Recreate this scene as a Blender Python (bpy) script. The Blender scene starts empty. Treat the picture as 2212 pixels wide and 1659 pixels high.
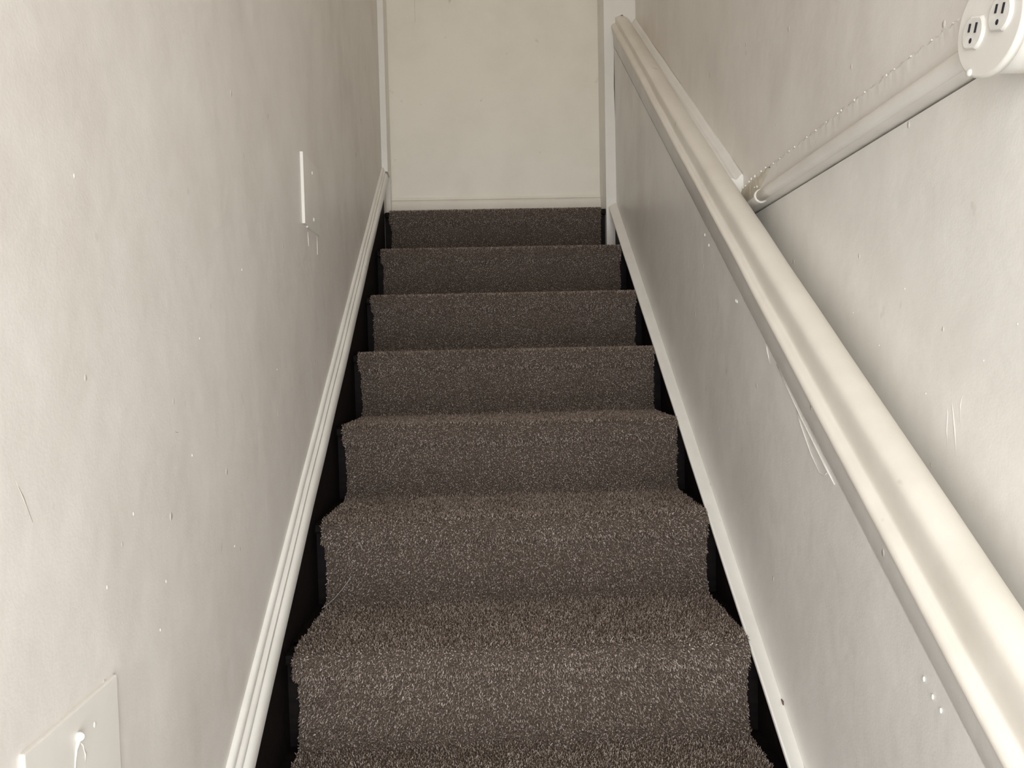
import bpy, bmesh, math, random
import numpy as np
from mathutils import Vector, Matrix

random.seed(7)
rng = np.random.default_rng(7)
scene = bpy.context.scene
COL = scene.collection

# ------------------------------------------------------------------ camera
cam_d = bpy.data.cameras.new('camera')
cam = bpy.data.objects.new('camera', cam_d)
COL.objects.link(cam)
cam_d.sensor_width = 36.0
cam_d.lens = 36.0 * 1600.0 / 2212.0
cam_d.clip_start = 0.02
Fv = Vector((0.02837, 0.99854, -0.04591))
Rv = Vector((0.99932, -0.02939, -0.02248))
Fv.normalize(); Rv = (Rv - Fv * Rv.dot(Fv)).normalized(); Uv = Rv.cross(Fv)
M = Matrix((Rv, Uv, -Fv)).transposed().to_4x4()
M.translation = Vector((0.3792, -1.2941, 0.5255))
cam.matrix_world = M
scene.camera = cam

# ------------------------------------------------------------------ world, lights, exposure
w = bpy.data.worlds.new('sky'); scene.world = w; w.use_nodes = True
bg = w.node_tree.nodes['Background']
bg.inputs[0].default_value = (0.80, 0.90, 1.0, 1); bg.inputs[1].default_value = 1.0

def area(name, loc, direction, sx, sy, power, col):
    l = bpy.data.lights.new(name, 'AREA'); l.shape = 'RECTANGLE'
    l.size = sx; l.size_y = sy; l.energy = power; l.color = col
    o = bpy.data.objects.new(name, l); COL.objects.link(o)
    o.location = loc
    o.rotation_euler = Vector(direction).to_track_quat('-Z', 'Y').to_euler()
    return o
# daylight entering by the open street door at the foot of the stairs
area('door_daylight', (0.41, -1.67, 0.33), (0, 1, 0.0), 0.78, 1.75, 25.5, (0.985, 0.985, 0.985))
# added warm fill for the upper walls, placed above the street door
area('upper_wall_fill', (0.43, -1.64, 1.97), (0, 1, -0.30), 0.8, 0.6, 6, (1.0, 0.965, 0.91))
# soft glow of the upstairs ceiling lamp
area('ceiling_lamp', (0.45, 0.75, 2.72), (0, 0, -1), 0.35, 0.35, 1.6, (1.0, 0.80, 0.58))

scene.view_settings.view_transform = 'Standard'
scene.view_settings.look = 'None'
scene.view_settings.gamma = 1.0
scene.view_settings.use_curve_mapping = False
scene.view_settings.exposure = -0.06
scene.cycles.max_bounces = 8
scene.cycles.diffuse_bounces = 6

# ------------------------------------------------------------------ materials
def new_mat(name):
    m = bpy.data.materials.new(name); m.use_nodes = True
    nt = m.node_tree
    return m, nt, nt.nodes['Principled BSDF']
def nd(nt, typ, **kw):
    n = nt.nodes.new(typ)
    for k, v in kw.items():
        if k in n.inputs: n.inputs[k].default_value = v
        else: setattr(n, k, v)
    return n
def ramp(nt, fac, stops):
    r = nt.nodes.new('ShaderNodeValToRGB')
    el = r.color_ramp.elements
    while len(el) < len(stops): el.new(0.5)
    for e, (p, c) in zip(el, stops):
        e.position = p; e.color = (*c, 1)
    nt.links.new(fac, r.inputs[0])
    return r
def coords(nt, scale=(1, 1, 1)):
    tc = nt.nodes.new('ShaderNodeTexCoord')
    mp = nt.nodes.new('ShaderNodeMapping'); mp.inputs['Scale'].default_value = scale
    nt.links.new(tc.outputs['Object'], mp.inputs[0])
    return mp.outputs[0]
def paint(name, base, dirty, rough=0.42, bump=0.25, dirt=1.0, specks=True):
    m, nt, b = new_mat(name); L = nt.links.new
    v = coords(nt)
    n1 = nd(nt, 'ShaderNodeTexNoise', Scale=2.2, Detail=5.0, Roughness=0.55); L(v, n1.inputs[0])
    vs = coords(nt, (1.0, 1.5, 1.0))
    n2 = nd(nt, 'ShaderNodeTexNoise', Scale=6.0, Detail=6.0, Roughness=0.6); L(vs, n2.inputs[0])
    mx = nd(nt, 'ShaderNodeMath', operation='MULTIPLY'); L(n1.outputs[0], mx.inputs[0]); L(n2.outputs[0], mx.inputs[1])
    r = ramp(nt, mx.outputs[0], [(0.18, base), (0.42, tuple(.25 * x + .75 * y for x, y in zip(base, dirty)))])
    col = r.outputs[0]
    # sparse small smears
    n3 = nd(nt, 'ShaderNodeTexNoise', Scale=26.0, Detail=2.0, Roughness=0.5); L(coords(nt, (1, 1, .7)), n3.inputs[0])
    r3 = ramp(nt, n3.outputs[0], [(0.735, (1, 1, 1)), (0.80, (1 - .22 * dirt, 1 - .24 * dirt, 1 - .27 * dirt))])
    mm = nd(nt, 'ShaderNodeMix', data_type='RGBA', blend_type='MULTIPLY'); mm.inputs[0].default_value = 1
    L(col, mm.inputs[6]); L(r3.outputs[0], mm.inputs[7]); col = mm.outputs[2]
    L(col, b.inputs['Base Color'])
    rr = nd(nt, 'ShaderNodeMapRange'); rr.inputs[3].default_value = rough - .07; rr.inputs[4].default_value = rough + .12
    L(n2.outputs[0], rr.inputs[0]); L(rr.outputs[0], b.inputs['Roughness'])
    # roller stipple, trowel waviness and raised paint specks
    nb = nd(nt, 'ShaderNodeTexNoise', Scale=9.0, Detail=3.0); L(v, nb.inputs[0])
    nf = nd(nt, 'ShaderNodeTexNoise', Scale=260.0, Detail=2.0); L(v, nf.inputs[0])
    b1 = nd(nt, 'ShaderNodeBump', Strength=bump, Distance=0.012); L(nb.outputs[0], b1.inputs['Height'])
    b2 = nd(nt, 'ShaderNodeBump', Strength=bump * .5, Distance=0.0012); L(nf.outputs[0], b2.inputs['Height']); L(b1.outputs[0], b2.inputs['Normal'])
    out = b2
    if specks:
        vo = nd(nt, 'ShaderNodeTexVoronoi', Scale=13.0); L(coords(nt, (1, 1.1, .75)), vo.inputs[0])
        rs = ramp(nt, vo.outputs['Distance'], [(0.02, (1, 1, 1)), (0.055, (0, 0, 0))])
        b3 = nd(nt, 'ShaderNodeBump', Strength=.55, Distance=0.003); L(rs.outputs[0], b3.inputs['Height']); L(b2.outputs[0], b3.inputs['Normal'])
        out = b3
    L(out.outputs[0], b.inputs['Normal'])
    return m

WALL = paint('wall_paint', (0.705, 0.672, 0.628), (0.58, 0.535, 0.488))
UPPER = paint('upper_wall_paint', (0.73, 0.70, 0.65), (0.62, 0.585, 0.535))
LOWER = paint('lower_wall_paint', (0.80, 0.775, 0.725), (0.68, 0.65, 0.60))
PANEL = paint('panel_paint', (0.72, 0.70, 0.665), (0.60, 0.575, 0.54), rough=0.33, bump=0.3)
TRIM = paint('trim_paint', (0.74, 0.72, 0.675), (0.64, 0.62, 0.57), rough=0.30, bump=0.18, specks=False)
RAILP = paint('rail_paint', (0.72, 0.68, 0.61), (0.62, 0.575, 0.505), rough=0.38, bump=0.2, specks=False)
ENDP = paint('end_wall_paint', (0.76, 0.72, 0.635), (0.65, 0.61, 0.53), bump=0.22)
PLATE = paint('plate_paint', (0.71, 0.682, 0.632), (0.60, 0.57, 0.52), rough=0.35, bump=0.1, specks=False)
BOX = paint('box_paint', (0.74, 0.72, 0.67), (0.66, 0.635, 0.58), rough=0.35, bump=0.1, specks=False)
CAULK = paint('caulk', (0.56, 0.51, 0.42), (0.42, 0.36, 0.26), rough=0.4, bump=0.9, specks=False)

def wood(name, c1, c2, rough):
    m, nt, b = new_mat(name); L = nt.links.new
    n = nd(nt, 'ShaderNodeTexNoise', Scale=14.0, Detail=6.0); L(coords(nt, (1, 6, 6)), n.inputs[0])
    r = ramp(nt, n.outputs[0], [(0.35, c1), (0.7, c2)])
    L(r.outputs[0], b.inputs['Base Color']); b.inputs['Roughness'].default_value = rough; b.inputs['Specular IOR Level'].default_value = .10
    bp = nd(nt, 'ShaderNodeBump', Strength=.2, Distance=.002); L(n.outputs[0], bp.inputs['Height']); L(bp.outputs[0], b.inputs['Normal'])
    return m
DARK = wood('dark_stain', (0.004, 0.003, 0.003), (0.010, 0.007, 0.0065), 0.6)
FLOORM = wood('floor_boards', (0.05, 0.03, 0.02), (0.12, 0.07, 0.045), 0.5)
def plain(name, col, rough=.5):
    m, nt, b = new_mat(name); L = nt.links.new
    n = nd(nt, 'ShaderNodeTexNoise', Scale=60.0, Detail=2.0); L(coords(nt), n.inputs[0])
    r = ramp(nt, n.outputs[0], [(0.3, tuple(c * .85 for c in col)), (0.7, col)])
    L(r.outputs[0], b.inputs['Base Color']); b.inputs['Roughness'].default_value = rough
    return m
SLOT = plain('slot_black', (0.012, 0.012, 0.02))
BLOB = plain('glossy_paint', (0.76, 0.74, 0.69), .2)
THREAD = plain('pale_thread', (0.55, 0.53, 0.52))
CHIP = plain('bare_wood_chip', (0.10, 0.055, 0.035))

def carpet_mat():
    m, nt, b = new_mat('carpet_pile'); L = nt.links.new
    at = nt.nodes.new('ShaderNodeAttribute'); at.attribute_name = 'tuft'
    r = ramp(nt, at.outputs['Fac'], [(0.0, (0.075, 0.052, 0.038)), (0.38, (0.225, 0.168, 0.130)), (0.70, (0.45, 0.380, 0.334)), (1.0, (0.76, 0.67, 0.61))])
    n = nd(nt, 'ShaderNodeTexNoise', Scale=7.0, Detail=4.0); L(coords(nt), n.inputs[0])
    r2 = ramp(nt, n.outputs[0], [(0.3, (.80, .78, .76)), (0.7, (1, 1, 1))])
    mm = nd(nt, 'ShaderNodeMix', data_type='RGBA', blend_type='MULTIPLY'); mm.inputs[0].default_value = 1
    L(r.outputs[0], mm.inputs[6]); L(r2.outputs[0], mm.inputs[7]); L(mm.outputs[2], b.inputs['Base Color'])
    b.inputs['Roughness'].default_value = .8
    b.inputs['Specular IOR Level'].default_value = .25
    return m
PILE = carpet_mat()
def backing():
    m, nt, b = new_mat('carpet_backing'); L = nt.links.new
    n = nd(nt, 'ShaderNodeTexNoise', Scale=300.0, Detail=3.0); L(coords(nt), n.inputs[0])
    r = ramp(nt, n.outputs[0], [(0.35, (0.035, 0.026, 0.02)), (0.7, (0.13, 0.10, 0.08))])
    L(r.outputs[0], b.inputs['Base Color']); b.inputs['Roughness'].default_value = .95
    bp = nd(nt, 'ShaderNodeBump', Strength=1.0, Distance=.004); L(n.outputs[0], bp.inputs['Height']); L(bp.outputs[0], b.inputs['Normal'])
    return m
BACK = backing()

# ------------------------------------------------------------------ helpers
def link(name, me, mat, parent=None, smooth=False):
    o = bpy.data.objects.new(name, me); COL.objects.link(o)
    if mat: me.materials.append(mat)
    if parent: o.parent = parent
    if smooth:
        for p in me.polygons: p.use_smooth = True
    return o
def from_bm(name, bm, mat, parent=None, smooth=False):
    bmesh.ops.recalc_face_normals(bm, faces=bm.faces)
    me = bpy.data.meshes.new(name); bm.to_mesh(me); bm.free()
    return link(name, me, mat, parent, smooth)
def box_bm(a, b, bev=0.0, seg=2):
    bm = bmesh.new(); bmesh.ops.create_cube(bm, size=1)
    for v in bm.verts:
        v.co = Vector(((a[i] + b[i]) / 2 + v.co[i] * (b[i] - a[i])) for i in range(3))
    if bev:
        bmesh.ops.bevel(bm, geom=bm.edges[:], offset=bev, segments=seg, affect='EDGES', profile=.5)
    return bm
def box(name, a, b, mat, parent=None, bev=0.0):
    return from_bm(name, box_bm(a, b, bev), mat, parent)
def extr_yz(name, poly, x0, x1, mat, parent=None, bev=0):
    bm = bmesh.new()
    A = [bm.verts.new((x0, y, z)) for y, z in poly]; B = [bm.verts.new((x1, y, z)) for y, z in poly]
    bm.faces.new(A); bm.faces.new(B[::-1])
    n = len(poly)
    for i in range(n): bm.faces.new((A[i], B[i], B[(i + 1) % n], A[(i + 1) % n]))
    if bev: bmesh.ops.bevel(bm, geom=bm.edges[:], offset=bev, segments=2, affect='EDGES')
    return from_bm(name, bm, mat, parent)
def sloped(name, prof, y0, y1, mat, parent=None, n=60, wob=0.0, smooth=True, cut=None):
    """prof: (x, height at y=0, slope) points of a moulding running up along the stairs"""
    bm = bmesh.new(); rows = []
    ph = [random.uniform(0, 6.28) for _ in range(8)]
    for i in range(n + 1):
        y = y0 + (y1 - y0) * i / n; row = []
        dx = wob * (math.sin(y * 7 + ph[0]) + .6 * math.sin(y * 23 + ph[1])) * .5
        dz = wob * (math.sin(y * 9 + ph[2]) + .5 * math.sin(y * 31 + ph[3])) * .5
        for p_ in prof:
            x, c, s = p_[:3]; s2 = p_[3] if len(p_) > 3 else 0.0
            row.append(bm.verts.new((x + dx, y, c + s * y + s2 * max(0.0, y - .35) + dz)))
        rows.append(row)
    m = len(prof)
    for i in range(n):
        for j in range(m):
            bm.faces.new((rows[i][j], rows[i][(j + 1) % m], rows[i + 1][(j + 1) % m], rows[i + 1][j]))
    bm.faces.new(rows[0]); bm.faces.new(rows[-1][::-1])
    o = from_bm(name, bm, mat, parent)
    if smooth:
        for p in o.data.polygons: p.use_smooth = len(p.vertices) == 4
        try: o.data.set_sharp_from_angle(angle=math.radians(38))
        except Exception: pass
    return o
def smooth_prof(pts, it=2):
    """open profile rounding (Chaikin) keeping the ends"""
    for _ in range(it):
        pts = [tuple(p) + (0.0,) * (4 - len(p)) for p in pts]
        q = [pts[0]]
        for a, b in zip(pts[:-1], pts[1:]):
            q.append(tuple(.75 * a[i] + .25 * b[i] for i in range(len(a))))
            q.append(tuple(.25 * a[i] + .75 * b[i] for i in range(len(a))))
        q.append(pts[-1]); pts = q
    return pts
def tube(name, pts, rad, mat, parent=None, seg=12, close=True):
    pts = [Vector(p) for p in pts]; bm = bmesh.new(); rings = []
    for i, p in enumerate(pts):
        t = (pts[min(i + 1, len(pts) - 1)] - pts[max(i - 1, 0)]).normalized()
        u = t.cross(Vector((0, 0, 1)) if abs(t.z) < .9 else Vector((1, 0, 0))).normalized(); v = t.cross(u)
        r = rad[i] if isinstance(rad, (list, tuple)) else rad
        rings.append([bm.verts.new(p + r * (math.cos(a) * u + math.sin(a) * v)) for a in [2 * math.pi * k / seg for k in range(seg)]])
    for a, b in zip(rings[:-1], rings[1:]):
        for k in range(seg): bm.faces.new((a[k], a[(k + 1) % seg], b[(k + 1) % seg], b[k]))
    bm.faces.new(rings[0][::-1]); bm.faces.new(rings[-1])
    return from_bm(name, bm, mat, parent, True)
def ellipsoid(name, c, r, mat, parent=None):
    bm = bmesh.new(); bmesh.ops.create_uvsphere(bm, u_segments=20, v_segments=12, radius=1)
    for v in bm.verts: v.co = Vector(c[i] + v.co[i] * r[i] for i in range(3))
    return from_bm(name, bm, mat, parent, True)
def tag(o, label=None, cat=None, group=None, kind=None):
    if label: o['label'] = label
    if cat: o['category'] = cat
    if group: o['group'] = group
    if kind: o['kind'] = kind
    return o
def struct(o, label=None, cat=None):
    return tag(o, label, cat, kind='structure')
def empty(name, loc, label, cat):
    o = bpy.data.objects.new(name, None); COL.objects.link(o); o.location = loc; o.empty_display_size = .05
    bpy.context.view_layer.update()
    return tag(o, label, cat)
def adopt(o, parent):
    o.parent = parent; o.matrix_parent_inverse = Matrix.Translation(-parent.location)
    return o

T, R = 0.25, 0.17655          # going and rise of a step
XW = -0.005                   # left wall face
XP = 0.865                    # face of the right-hand panelled knee wall
XU = 0.947                    # face of the upper right wall
XL2 = 0.972                   # face of the lower right wall behind the rail
FLOOR = -5 * R
YB = -1.72
TOP = 2.85

# ------------------------------------------------------------------ room shell
def wall_grid(name, a, b, axis, mat, amp=0.0, nu=60, nv=60):
    """solid slab whose visible face undulates slightly like old plaster"""
    return box(name, a, b, mat)
struct(box('wall_left', (-0.13, YB, FLOOR), (XW, 1.80, TOP), WALL),
       'worn cream plaster wall on the left of the stairs', 'wall')
struct(extr_yz('wall_right', [(YB, FLOOR), (.60, FLOOR), (.60, .8293 - .0345 * .60 - .004), (YB, .8293 - .0345 * YB - .004)], XL2, 1.12, LOWER),
       'lower cream wall to the right behind the moulded rail', 'wall')
zc = lambda y: .8293 - .0345 * y
struct(extr_yz('wall_right_upper', [(YB, zc(YB)), (.60, zc(.60)), (1.80, zc(1.8)), (1.80, TOP), (YB, TOP)], XU, 1.12, UPPER),
       'upper cream wall on the right above the conduit and rail', 'wall')
struct(box('wall_back', (-.13, 1.65, 5 * R), (.95, 1.80, TOP), ENDP),
       'cream end wall closing the top of the stairs', 'wall')
struct(box('ceiling', (-.13, YB - .1, TOP), (1.12, 1.80, TOP + .1), WALL), 'ceiling above the stairwell', 'ceiling')
struct(box('floor', (-.13, YB - .1, FLOOR - .1), (1.12, -5 * T + .2, FLOOR), FLOORM), 'floor at the foot of the stairs', 'floor')
# street-door wall behind the viewer with its door opening and an added opening behind the upper fill
bm = bmesh.new()
def addbox(bm, a, b):
    t = box_bm(a, b); me = bpy.data.meshes.new('t'); t.to_mesh(me); t.free(); bm.from_mesh(me); bpy.data.meshes.remove(me)
addbox(bm, (-.13, YB - .1, FLOOR), (.02, YB, TOP)); addbox(bm, (.84, YB - .1, FLOOR), (1.12, YB, TOP))
addbox(bm, (.02, YB - .1, 1.30), (.84, YB, 1.60)); addbox(bm, (.02, YB - .1, 2.35), (.84, YB, TOP))
struct(from_bm('wall_front', bm, WALL), 'wall around the street door behind the viewer', 'wall')

# knee wall with its flat painted panel
sP = .7431
kw = extr_yz('wall_knee', [(-1.715, FLOOR), (-1.715, .5285 + sP * -1.715), (1.50, .5285 + sP * 1.5), (1.50, 5 * R + .02), (1.50, -.25 + .72 * 1.5), (-1.2, FLOOR)], XP, .925, PANEL)
struct(kw, 'grey-cream painted knee wall panel to the right of the carpeted steps', 'wall')
kt = sloped('wall_knee_top', [(.900, .36, sP), (.900, .47, sP), (XL2 + .02, .47, sP), (XL2 + .02, .36, sP)], -1.715, 0.50, UPPER, smooth=False)
struct(kt, 'top of the knee wall in the recess behind the rail', 'wall')

# end of the knee wall / jamb at the head of the stairs
jb = extr_yz('tmp', [(0, 0), (0, 1), (1, 1)], 0, 1, None); bpy.data.objects.remove(jb)
bm = bmesh.new()
pts = [(.8265, 5 * R - .005), (.8640, 5 * R - .005), (.8665, 1.30), (.8625, 1.50), (.866, 1.703), (.874, 1.712), (.874, 1.738), (.883, 1.752), (.898, 1.758),
       (.912, 1.744), (.921, 1.728), (.947, 1.727), (XU, TOP), (.832, TOP)]
A = [bm.verts.new((x, 1.497, z)) for x, z in pts]; B = [bm.verts.new((x, 1.66, z)) for x, z in pts]
bm.faces.new(A); bm.faces.new(B[::-1])
for i in range(len(pts)): bm.faces.new((A[i], B[i], B[(i + 1) % len(pts)], A[(i + 1) % len(pts)]))
struct(from_bm('trim_1', bm, TRIM), 'narrow painted jamb board right of the end wall', 'trim')
bm = bmesh.new()
pts = [(-.02, 1.480, .0165, 1.497)]
for z0, z1, yf, xf in ((1.195, TOP, 1.490, .0165), (1.02, 1.195, 1.585, .0115)):
    q = [(-.03, yf), (xf, yf), (.0085, 1.66), (-.03, 1.66)]
    A = [bm.verts.new((x, y, z0)) for x, y in q]; B = [bm.verts.new((x, y, z1)) for x, y in q]
    bm.faces.new(A); bm.faces.new(B[::-1])
    for i in range(4): bm.faces.new((A[i], B[i], B[(i + 1) % 4], A[(i + 1) % 4]))
struct(from_bm('trim_2', bm, TRIM), 'narrow painted corner board left of the end wall', 'trim')
bb = sloped('tmp2', [(0, 0, 0), (1, 0, 0), (1, 1, 0)], 0, 1, None, n=1); bpy.data.objects.remove(bb)
# base moulding of the end wall (runs across)
bm = bmesh.new()
prof = [(1.652, 1.02), (1.636, 1.02), (1.636, 1.1085), (1.638, 1.1125), (1.644, 1.114), (1.645, 1.1165), (1.640, 1.1185), (1.640, 1.1260), (1.652, 1.1275)]
A = [bm.verts.new((.006, y, z)) for y, z in prof]; B = [bm.verts.new((.833, y, z)) for y, z in prof]
bm.faces.new(A); bm.faces.new(B[::-1])
for i in range(len(prof)): bm.faces.new((A[i], B[i], B[(i + 1) % len(prof)], A[(i + 1) % len(prof)]))
struct(from_bm('baseboard_back', bm, ENDP), 'low cream baseboard along the end wall above the top step', 'baseboard')

# skirt boards beside the steps (dark stain)
struct(sloped('baseboard_left', [(-.006, -.32, .73), (-.006, .075, .73), (-.0005, .075, .73), (-.0005, -.32, .73)], -1.35, 1.49, DARK, n=20, smooth=False),
       'dark stained skirt board left of the steps', 'baseboard')
struct(sloped('baseboard_right', [(.858, -.34, .73), (.858, -.038, .73), (.866, -.038, .73), (.866, -.34, .73)], -1.25, 1.49, DARK, n=20, smooth=False),
       'dark stained skirt board right of the steps', 'baseboard')

# left moulding on top of the skirt board
pl = [(-.007, .1440, .7155), (-.002, .1435, .7155), (.0015, .1400, .7160), (.0030, .1330, .7180), (.0025, .1275, .72), (.0008, .1235, .722),
      (.0045, .1200, .724), (.0075, .1160, .726), (.0078, .1085, .727), (.0062, .1055, .727),
      (.0110, .1020, .728), (.0150, .0930, .729), (.0158, .0760, .7301), (.0150, .0680, .7301), (.0115, .0640, .7301), (.006, .0600, .7301), (-.007, .0590, .7301)]
struct(sloped('trim_3', pl, -1.35, 1.492, TRIM, n=170, wob=.0009),
       'white stepped moulding sloping up the left wall above the dark skirt', 'trim')
# right ledge strip on top of the skirt board
pr = [(.867, -.0370, .7378), (.8580, -.0355, .736), (.8390, -.0250, .7225), (.8362, -.0262, .7217), (.8358, -.0315, .7217), (.8380, -.0345, .7217), (.867, -.045, .7217)]
struct(sloped('trim_4', pr, -1.25, 1.496, TRIM, n=170, wob=.0009),
       'cream ledge strip sloping up along the foot of the right panel', 'trim')

# ------------------------------------------------------------------ rail on the knee wall
rail = empty('stair_rail', (.89, -.6, .2), 'cream moulded cap rail sloping up along the top of the right knee wall', 'rail')
fb = [(.872, .5345, .7431), (.8634, .5345, .7431), (.8630, .5352, .7431), (.8620, .592, .7533), (.868, .60, .7533)]
adopt(sloped('fascia_board', fb, -1.715, 1.497, PANEL, n=120, wob=.0008), rail)['label'] = 'flat grey-cream board under the rail'
rp = smooth_prof([(.870, .580, .75), (.8590, .5820, .752), (.8560, .5860, .752), (.8560, .5930, .7510), (.8600, .5985, .748, .006), (.8685, .6000, .744, .012), (.8715, .6020, .742, .014), (.8718, .6120, .736, .02), (.8722, .6320, .726, .028),
      (.8745, .6450, .716, .028), (.8850, .6535, .714, .028), (.9000, .6560, .712, .028), (.9160, .6500, .712, .028), (.9270, .6370, .712, .028), (.9300, .615, .715, .028), (.930, .56, .72, .028), (.870, .56, .72, .0)], 2)
rm = sloped('rail_moulding', rp, -1.715, 1.498, RAILP, n=160, wob=.0010); adopt(rm, rail)
bs = smooth_prof([(.905, .615, .73), (.918, .640, .728), (.924, .6420, .728), (.933, .6360, .728), (.9420, .6500, .730), (.9490, .6480, .732), (.949, .58, .73), (.905, .58, .73)], 2)
b_ = sloped('bead_strip', bs, .345, 1.498, TRIM, n=90, wob=.0014); adopt(b_, rail); b_['label'] = 'narrow bead filling the joint between rail and upper wall'

# ------------------------------------------------------------------ wooden staircase
stairs = empty('staircase', (.43, -5 * T, FLOOR), 'dark stained wooden staircase showing at both edges of the carpet runner', 'staircase')
for k in range(-4, 7):
    z = k * R - .009
    y1 = (k + 1) * T + .035 if k < 6 else 1.66
    tb = box_bm((-.004, k * T + .014, z - .021), (.8345, k * T + .080, z), .006)
    addbox(tb, (-.004, k * T + .060, z - .021), (.862, y1, z))
    adopt(from_bm('tread', tb, DARK), stairs)
    adopt(from_bm('riser', box_bm((-.004, k * T + .032, (k - 1) * R - .02), (.862, k * T + .050, z - .02)), DARK), stairs)

# ------------------------------------------------------------------ carpet runner
# path of the carpet surface, from the landing down to the lowest step: (y, z, step edge flare 0..1)
K0, K1 = -4, 6
path = []
def P_(y, z, e): path.append((y, z, e))
P_(1.640, K1 * R - .006, .0)
for k in range(K1, K0 - 1, -1):
    zt = k * R - .006; yn = k * T
    ov = .016
    if k < K1: P_((k + 1) * T - .06, zt, .1)
    P_(yn + .12, zt, .55); P_(yn + .05, zt + .0005, .95); P_(yn + .024, zt + .0010, 1.0)
    r = .017
    for i in range(7):
        a = math.pi / 2 * i / 6
        P_(yn + .006 + r * (1 - math.sin(a)), zt - r * (1 - math.cos(a)), 1.0)
    P_(yn + .006, zt - .034, 1.0); P_(yn + .0075, zt - .043, 1.0)
    P_(yn + .0130, zt - .047, .35); P_(yn + ov + .0035, zt - .055, .0)
    P_(yn + ov + .004, (k - 1) * R + .035, .0)
    for i in range(1, 5):       # soft cove where it meets the tread below
        a = math.pi / 2 * i / 4
        P_(yn + ov + .004 - .026 * (1 - math.cos(a)), (k - 1) * R - .006 + .028 * (1 - math.sin(a)), .02 * i)
path = np.array(path)
# resample evenly
seg = np.hypot(np.diff(path[:, 0]), np.diff(path[:, 1])); S = np.r_[0, np.cumsum(seg)]
def at(s):
    return np.stack([np.interp(s, S, path[:, i]) for i in range(3)], -1)
def nrm(s):
    a, b = at(s - .004), at(s + .004)
    t = (b - a)[..., :2]; t /= np.maximum(np.linalg.norm(t, axis=-1, keepdims=True), 1e-9)
    return t, np.stack([t[..., 1] * -1 * -1, -t[..., 0]], -1)     # tangent (dy,dz) and outward normal
kk = np.random.default_rng(3).normal(size=4000)
def wig(s, off):
    return .0011 * np.sin(s * 61 + off) + .0009 * np.sin(s * 173 + off * 2.3) + .0005 * np.sin(s * 420 + off)
def x_left(s, e): return .0205 - .0058 * e + wig(s, 1.0)
def x_right(s, e, y):
    base = .8350 + .0005 * e + wig(s, 4.0)
    return np.where(y > 1.465, .8080, base)
runner = empty('stair_carpet', (.43, -1.0, FLOOR), 'brown-grey twist pile carpet runner covering the middle of every step', 'carpet')
ss = np.arange(0, S[-1], .006); NX = 24
pp = at(ss); tt, nn = nrm(ss)
xl = x_left(ss, pp[:, 2]); xr = x_right(ss, pp[:, 2], pp[:, 0])
u = np.linspace(0, 1, NX)
X = xl[:, None] * (1 - u) + xr[:, None] * u
base = np.stack([X, np.repeat(pp[:, :1], NX, 1), np.repeat(pp[:, 1:2], NX, 1)], -1)
nv = len(ss) * NX
low = base.copy(); low[..., 1] -= nn[:, None, 0] * .003; low[..., 2] -= nn[:, None, 1] * .003
V = np.concatenate([base.reshape(-1, 3), low.reshape(-1, 3)])
i = np.arange(len(ss) - 1)[:, None]; j = np.arange(NX - 1)[None, :]
a = (i * NX + j).ravel(); quads = np.stack([a, a + 1, a + NX + 1, a + NX], -1)
ed = []
for c in (0, NX - 1):
    b0 = (np.arange(len(ss) - 1) * NX + c); ed.append(np.stack([b0, b0 + NX, b0 + NX + nv, b0 + nv], -1))
F4 = np.concatenate([quads, quads[:, ::-1] + nv] + ed)
me = bpy.data.meshes.new('backing'); me.from_pydata(V.tolist(), [], F4.tolist()); me.update()
bk = link('backing', me, BACK); adopt(bk, runner)
# pile: individual twisted tufts standing on the backing
SP = .0035
s_vis = np.interp(1, [0, 1], [0, 1])
send = S[np.argmin(np.abs(path[:, 0] - (-2 * T + .02)) + (path[:, 1] > -2 * R + .05) * 9)]
gs = np.arange(0.02, send, SP * .97); gx = np.arange(.012, .84, SP)
GS, GX = np.meshgrid(gs, gx, indexing='ij')
GS = (GS + rng.uniform(-.5, .5, GS.shape) * SP).ravel(); GX = (GX + rng.uniform(-.5, .5, GX.shape) * SP).ravel()
q = at(GS)
ok = (GX > x_left(GS, q[:, 2]) - .0008) & (GX < x_right(GS, q[:, 2], q[:, 0]) + .0008)
GS, GX, q = GS[ok], GX[ok], q[ok]; tg, nm = nrm(GS); N = len(GS)
n3 = np.stack([np.zeros(N), nm[:, 0], nm[:, 1]], -1); t3 = np.stack([np.zeros(N), tg[:, 0], tg[:, 1]], -1)
x3 = np.tile([1.0, 0, 0], (N, 1)); P0 = np.stack([GX, q[:, 0], q[:, 1]], -1)
hgt = rng.uniform(.0038, .0064, N)[:, None]
lx = rng.normal(0, .38, N)[:, None]; lt = (rng.normal(.18, .36, N))[:, None]
ax1 = n3 + x3 * lx + t3 * lt; ax1 /= np.linalg.norm(ax1, axis=1, keepdims=True)
ax2 = ax1 + x3 * rng.normal(0, .35, (N, 1)) + t3 * rng.normal(.1, .35, (N, 1)); ax2 /= np.linalg.norm(ax2, axis=1, keepdims=True)
rad = rng.uniform(.0009, .0014, N)[:, None]; ph = rng.uniform(0, 6.28, N)[:, None]
verts = np.zeros((N, 7, 3))
for c in range(3):
    a0 = ph + c * 2.094; a1 = a0 + .9
    verts[:, c] = P0 + rad * (np.cos(a0) * x3 + np.sin(a0) * t3) - n3 * .0004
    verts[:, 3 + c] = P0 + ax1 * hgt * .6 + rad * 1.05 * (np.cos(a1) * x3 + np.sin(a1) * t3)
verts[:, 6] = P0 + ax1 * hgt * .6 + ax2 * hgt * .45
tri = np.array([[0, 1, 4], [0, 4, 3], [1, 2, 5], [1, 5, 4], [2, 0, 3], [2, 3, 5], [3, 4, 6], [4, 5, 6], [5, 3, 6]])
faces = (np.arange(N)[:, None, None] * 7 + tri[None]).reshape(-1, 3)
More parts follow.
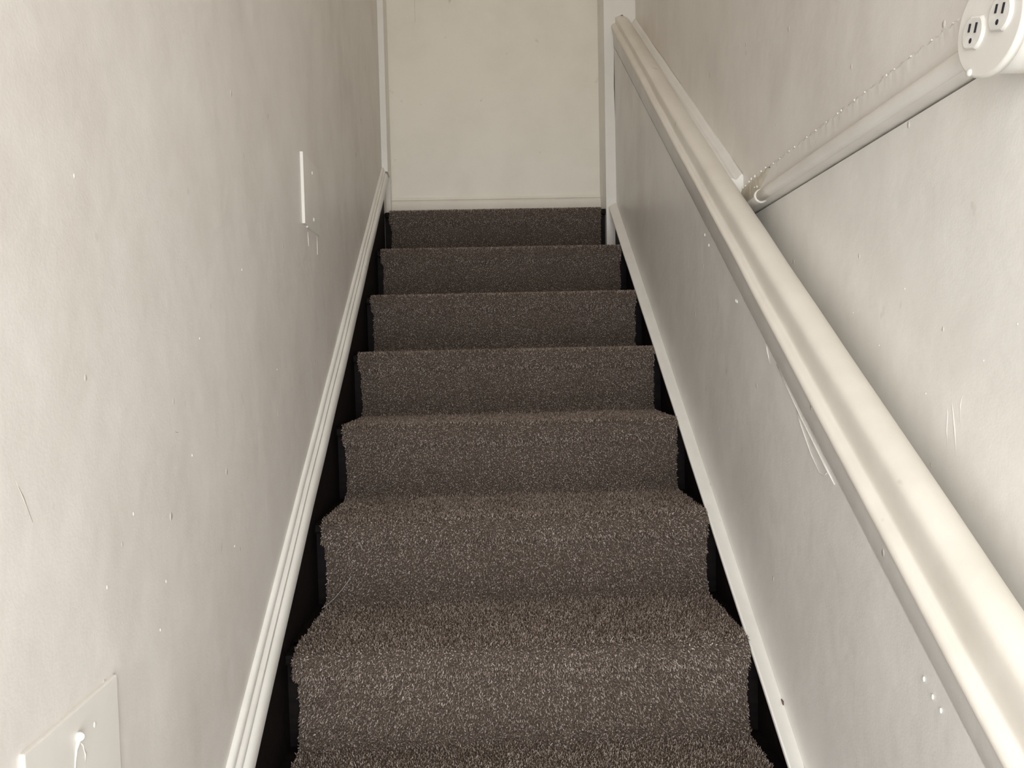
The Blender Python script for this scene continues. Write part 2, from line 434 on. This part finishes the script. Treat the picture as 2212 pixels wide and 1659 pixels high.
me = bpy.data.meshes.new('pile')
me.vertices.add(N * 7); me.vertices.foreach_set('co', verts.reshape(-1).astype(np.float32))
nf = len(faces)
me.loops.add(nf * 3); me.loops.foreach_set('vertex_index', faces.reshape(-1).astype(np.int32))
me.polygons.add(nf); me.polygons.foreach_set('loop_start', (np.arange(nf) * 3).astype(np.int32))
try: me.polygons.foreach_set('loop_total', np.full(nf, 3, np.int32))
except Exception: pass
me.update(calc_edges=True)
att = me.attributes.new('tuft', 'FLOAT', 'POINT')
cl = np.clip(rng.beta(2.0, 2.4, N) + rng.normal(0, .02, N), 0, 1)
att.data.foreach_set('value', np.repeat(cl, 7).astype(np.float32))
pile = link('pile', me, PILE); adopt(pile, runner); pile['kind'] = 'stuff'; pile['label'] = 'twisted brown-grey tufts of the carpet'

# ------------------------------------------------------------------ conduit, coupling and round outlet box on the right wall
con = empty('electrical_conduit', (XU, .236, .83), 'painted round conduit running level along the right wall into the round outlet box', 'conduit')
cz = lambda y: .8400 - .0365 * y
adopt(tube('pipe', [(XU - .002, y, cz(y)) for y in np.linspace(.232, -.492, 14)], .0115, UPPER, seg=20), con)
adopt(tube('coupling', [(XU - .001, .232, cz(.232)), (XU - .001, .2345, cz(.235)), (XU - .001, .239, cz(.239)), (XU - .001, .243, cz(.243))], [.0135, .0150, .0150, .0128], BLOB, seg=24), con)
adopt(tube('pipe_stub', [(XU + .002, y, cz(y) - .001) for y in (.24, .27, .31, .345)], [.0095, .0095, .0088, .0085], UPPER, seg=16), con)
# rough band of filler above the conduit
bm = bmesh.new(); n = 260; top = []; bot = []
for i in range(n + 1):
    y = .372 - (.372 + .50) * i / n
    jz = .0014 * math.sin(i * .9) + .0012 * math.sin(i * 2.3 + 1) + random.uniform(-.0009, .0009)
    zb = cz(y) + .004; zt = .8885 - .0442 * y + jz - (.004 if i < 6 else 0)
    zt = max(zt, zb + .004)
    k_ = .5 + .5 * math.sin(i * .7) * math.sin(i * .23)
    th = .0024 + .0005 * k_ + random.uniform(0, .0003)
    top.append([bm.verts.new((XU + .001, y, zt + .0008)), bm.verts.new((XU - th, y, zt - .0010)), bm.verts.new((XU - th * .7, y, zt - .0040)), bm.verts.new((XU - .0016, y, (zt + zb) / 2)), bm.verts.new((XU - .003, y, zb)), bm.verts.new((XU + .001, y, zb))])
for a_, b_2 in zip(top[:-1], top[1:]):
    for c in range(5): bm.faces.new((a_[c], a_[c + 1], b_2[c + 1], b_2[c]))
fil = from_bm('filler_band', bm, UPPER, None, True)
fil.parent = bpy.data.objects['wall_right_upper']; fil['label'] = 'ragged strip of painted filler'
bm = bmesh.new()
prevr = None
for i in range(40):
    f = i / 39; y = .366 - .185 * f
    zt = .8885 - .0442 * y - .002 + random.uniform(-.0015, .0015); zb = cz(y) + .008 - .012 * max(0, (.2 - f)) / .2 + (zt - cz(y) - .010) * max(0, f - .55) / .46
    zb = min(zb, zt - .0008)
    row = [bm.verts.new((XU - .0016, y, zt)), bm.verts.new((XU - .0054 + random.uniform(-.0012, .0012), y, zt * .75 + zb * .25)), bm.verts.new((XU - .0046 + random.uniform(-.001, .001), y, zt * .3 + zb * .7)), bm.verts.new((XU - .002, y, zb))]
    if prevr:
        for c in range(3): bm.faces.new((prevr[c], prevr[c + 1], row[c + 1], row[c]))
    prevr = row
cb = from_bm('yellowed_caulk', bm, CAULK, None, True); cb.parent = fil; cb['label'] = 'yellowed glossy end of the filler beside the rail'
for (y, dz, r_) in ((.352, -.006, .0022), (.335, -.004, .0026), (.318, -.004, .0020), (.296, -.001, .0026), (.283, .001, .0030), (.262, .001, .0032), (.225, .001, .0020), (.20, .001, .0020), (.262, -.022, .0018), (.249, -.024, .0024)):
    zz = .8885 - .0442 * y + dz
    e_ = ellipsoid('paint_bead', (XU - .0045, y, zz), (.0020, r_ * .8, r_), BLOB); e_.parent = fil
for q_ in range(16):
    y = .17 - .60 * (q_ / 16) + random.uniform(-.015, .015)
    r_ = random.uniform(.0010, .0020)
    e_ = ellipsoid('paint_bead', (XU - .0030, y, .8885 - .0442 * y - .001), (.0014, r_, r_), BLOB); e_.parent = fil

def disc_x(name, c, r, x0, x1, mat, parent, seg=72, bev=.003):
    """round disc facing -x, turned as a lathe profile with a rounded front rim"""
    prof = [(x1, 0), (x1, r)]
    if bev:
        prof += [(x0 + bev - bev * math.sin(a), r - bev + bev * math.cos(a)) for a in [math.pi / 2 * k / 4 for k in range(5)]]
    else:
        prof += [(x0, r)]
    bm = bmesh.new(); rings = []
    for x, rr in prof[1:]:
        rings.append([bm.verts.new((x, c[0] + rr * math.cos(2 * math.pi * k / seg), c[1] + rr * math.sin(2 * math.pi * k / seg))) for k in range(seg)])
    for a, b in zip(rings[:-1], rings[1:]):
        for k in range(seg): bm.faces.new((a[k], a[(k + 1) % seg], b[(k + 1) % seg], b[k]))
    bm.faces.new(rings[0]); bm.faces.new(rings[-1])
    o = from_bm(name, bm, mat); adopt(o, parent)
    for p in o.data.polygons: p.use_smooth = len(p.vertices) < 8
    return o
oc = (-.522, .853)
ob = empty('outlet_box', (XU, oc[0], oc[1]), 'round white surface outlet box with two receptacles on the right wall', 'outlet box')
disc_x('box_body', oc, .0480, .913, XL2 + .002, BOX, ob, bev=.0)
disc_x('cover', oc, .0525, .9050, .9135, BOX, ob, bev=.0030)
def receptacle(cy, czr):
    ca, sa = math.cos(math.radians(20)), math.sin(math.radians(20))
    rt = lambda y, z: (cy + y * ca - z * sa, czr + y * sa + z * ca)
    bm = bmesh.new(); n = 48; A = []; B = []; C_ = []
    for i in range(n):
        a = 2 * math.pi * i / n
        y = .0160 * math.cos(a); z = max(-.0150, min(.0150, .0175 * math.sin(a)))
        for lst, x, k in ((A, .9055, 1.10), (B, .9028, 1.06), (C_, .9018, .97)):
            yy, zz = rt(y * k, z * k); lst.append(bm.verts.new((x, yy, zz)))
    for r1, r2 in ((A, B), (B, C_)):
        for i in range(n): bm.faces.new((r1[i], r1[(i + 1) % n], r2[(i + 1) % n], r2[i]))
    bm.faces.new(C_); bm.faces.new(A[::-1])
    o = adopt(from_bm('receptacle', bm, BLOB), ob)
    def place(name, tb, dy, dz):
        for v in tb.verts:
            yy, zz = rt(dy + v.co.y, dz + v.co.z); v.co.y = yy; v.co.z = zz
        sl = from_bm(name, tb, SLOT); sl.parent = o
    place('slot', box_bm((.9010, -.0013, -.0042), (.9022, .0013, .0042)), .0055, .0048)
    place('slot', box_bm((.9010, -.0013, -.0050), (.9022, .0013, .0050)), -.0055, .0048)
    hb = bmesh.new(); bmesh.ops.create_uvsphere(hb, u_segments=14, v_segments=8, radius=1)
    for v in hb.verts: v.co = Vector((.9018 + v.co.x * .0009, v.co.y * .0023, v.co.z * .0028))
    place('ground_hole', hb, 0, -.0078)
receptacle(-.5010, .8530); receptacle(-.5430, .8545)
adopt(ellipsoid('screw', (.9048, -.4925, .8140), (.0028, .0040, .0040), BLOB), ob)

# ------------------------------------------------------------------ plates on the left wall
sp = empty('switch_plate', (XW, .345, .87), 'square painted cover plate halfway up the left wall with a raised strip and two screws', 'cover plate')
adopt(from_bm('base_plate', box_bm((XW - .002, .305, .795), (XW + .0038, .4185, .9455), .0010, 3), PLATE), sp)
adopt(from_bm('raised_cover', box_bm((XW - .002, .2727, .7985), (XW + .0060, .3205, .9465), .0008, 3), PLATE), sp)
for z_ in (.9216, .8207):
    adopt(ellipsoid('screw', (XW + .0032, .360, z_), (.0028, .0046, .0050), BLOB), sp)
for (y_, z0_, z1_) in ((.318, .787, .758), (.400, .792, .750)):
    adopt(tube('paint_drip', [(XW, y_, z0_), (XW + .0002, y_ + .0005, (z0_ + z1_) / 2), (XW, y_ + .001, z1_)], [.0006, .0007, .0012], PLATE, seg=8), sp)
jp = empty('blank_cover_plate', (XW, -.63, .14), 'square blank cover plate low on the left wall with a painted-over screw', 'cover plate')
adopt(from_bm('plate', box_bm((XW - .002, -.7050, .064), (XW + .0042, -.5562, .2110), .0018, 3), PLATE), jp)
adopt(ellipsoid('screw', (XW + .0056, -.6300, .1860), (.0052, .0036, .0044), BLOB), jp)
adopt(tube('paint_drip', [(XW + .0058, -.6312, .1835), (XW + .0046, -.6335, .176), (XW + .0042, -.6358, .166), (XW + .0042, -.6375, .155), (XW + .0042, -.6375, .146)], [.0022, .0011, .0008, .0007, .0012], BLOB, seg=10), jp)
adopt(tube('paint_drip', [(XW + .0036, -.6280, .181), (XW + .0038, -.6225, .174), (XW + .0038, -.6190, .164), (XW + .0036, -.6200, .156)], [.0006, .0009, .0013, .0007], PLATE, seg=10), jp)
adopt(ellipsoid('paint_drip', (XW + .0042, -.6015, .1825), (.0008, .0020, .0030), PLATE), jp)

# scratches and lifted paint on the walls
WL = bpy.data.objects['wall_left']; WR = bpy.data.objects['wall_right']
def scratch(wall, x, pts, rad, mat, name='scratch'):
    sg = 1 if x > .4 else -1
    o = tube(name, [(x + sg * .0004, y, z) for y, z in pts], [q_ * .8 for q_ in rad] if isinstance(rad, list) else rad, mat, seg=6); o.parent = wall; return o
scratch(WL, XW - .0002, [(-.6706, .4794), (-.6760, .458), (-.6802, .4384), (-.6815, .418)], .0005, PLATE)
scratch(WL, XW - .0002, [(-.7073, .4573), (-.6924, .4329), (-.6822, .4140), (-.6611, .3682), (-.6367, .3368)], [.0004, .0007, .0014, .0006, .0004], PLATE)
scratch(WL, XW - .0001, [(-.3940, .4366), (-.3860, .4348), (-.3776, .4332)], [.0005, .0012, .0006], CAULK, 'smear')
scratch(WL, XW - .0001, [(-.3076, .3452), (-.2900, .3495), (-.2741, .3515), (-.2550, .3535), (-.2354, .3511)], [.0003, .0008, .0009, .0006, .0003], PLATE)
scratch(WL, XW - .0001, [(-.2603, .1923), (-.2600, .1850)], .0004, CAULK, 'smear')
scratch(WL, XW - .0001, [(-.2219, .3387), (-.2150, .3300)], .0006, CAULK, 'smear')
for y, z, rr in ((-.583, .6969, .0018), (-.50, .36, .0016), (-.34, .40, .0014), (-.43, .265, .0016), (-.12, .66, .0014), (.05, .50, .0013), (-.2, .245, .0013), (-.30, .55, .0012), (-.56, .300, .0016), (-.45, .215, .0014)):
    e_ = ellipsoid('paint_bead', (XW, y, z), (.0007, rr * .6, rr * 1.3), PLATE); e_.parent = WL
scratch(WR, XL2 - .0001, [(-.3483, .440), (-.3500, .4300), (-.3483, .4080), (-.3500, .385)], [.0004, .0010, .0012, .0004], UPPER)
scratch(WR, XL2 - .0001, [(-.3578, .4508), (-.3610, .4350), (-.3650, .4100), (-.3680, .375)], [.0004, .0012, .0015, .0004], UPPER)
scratch(WR, XL2 - .0001, [(-.3812, .4581), (-.3760, .4430), (-.3750, .4200)], [.0004, .0012, .0004], UPPER)
scratch(WR, XL2 - .0001, [(-.3131, .3599), (-.3160, .355)], .0009, CAULK, 'smear')
for y, z in ((-.4768, .5419), (-.3019, .4535), (-.18, .52), (-.0995, .5741), (-.25, .60), (-.42, .50)):
    e_ = ellipsoid('paint_bead', (XL2, y, z), (.0008, .0009, .0016), PLATE); e_.parent = WR

# ------------------------------------------------------------------ paint cracks and lifted edges on the panel
def on_panel(y, h): return (XP - .0008, y, h + .7431 * y)
cr = tube('paint_crack', [on_panel(y, h) for y, h in ((-.050, .528), (-.105, .5235), (-.150, .520), (-.20, .519), (-.235, .5185), (-.262, .5185))], [.0004, .0010, .0011, .0013, .0016, .0007], BLOB, seg=8)
cr.parent = kw; cr['label'] = 'raised crack in the paint under the rail'
c2 = tube('lifted_edge', [on_panel(y, h) for y, h in ((-.130, .519), (-.150, .507), (-.185, .494), (-.215, .492), (-.232, .505), (-.240, .516))], [.0004, .0009, .0008, .0008, .0007, .0006], BLOB, seg=8); c2.parent = cr
c3 = tube('lifted_edge', [on_panel(y, h) for y, h in ((.000, .530), (-.008, .522), (-.020, .506))], [.0003, .0013, .0003], BLOB, seg=8); c3.parent = cr
for (y, h) in ((-.480, .497), (-.497, .497), (-.512, .500), (.36, .505), (.33, .500), (.155, .497), (.148, .500)):
    e_ = ellipsoid('paint_bead', on_panel(y, h), (.0014, .0016, .0034), BLOB); e_.parent = cr
# vertical joint in the end wall and chip on the right ledge
jt = box('joint_crack', (.1180, 1.6492, 1.803), (.1192, 1.6504, TOP - .01), CAULK); jt.parent = bpy.data.objects['wall_back']; jt['label'] = 'thin vertical crack'
ch = from_bm('paint_chip', box_bm((.8630, -.072, -.0905), (.8655, -.050, -.083), .0008), CHIP)
ch.parent = bpy.data.objects['trim_4']; ch['label'] = 'small brown chip in the paint'

# ------------------------------------------------------------------ stray threads on the carpet
t1 = tube('thread', [(.0755, .257, .0560), (.0560, .2565, .0300), (.0390, .2500, .0120), (.0300, .2350, .0065), (.0220, .2130, .0050)], .00045, THREAD, seg=6)
tag(t1, 'long pale thread hanging off the left end of a riser onto the tread below', 'thread')
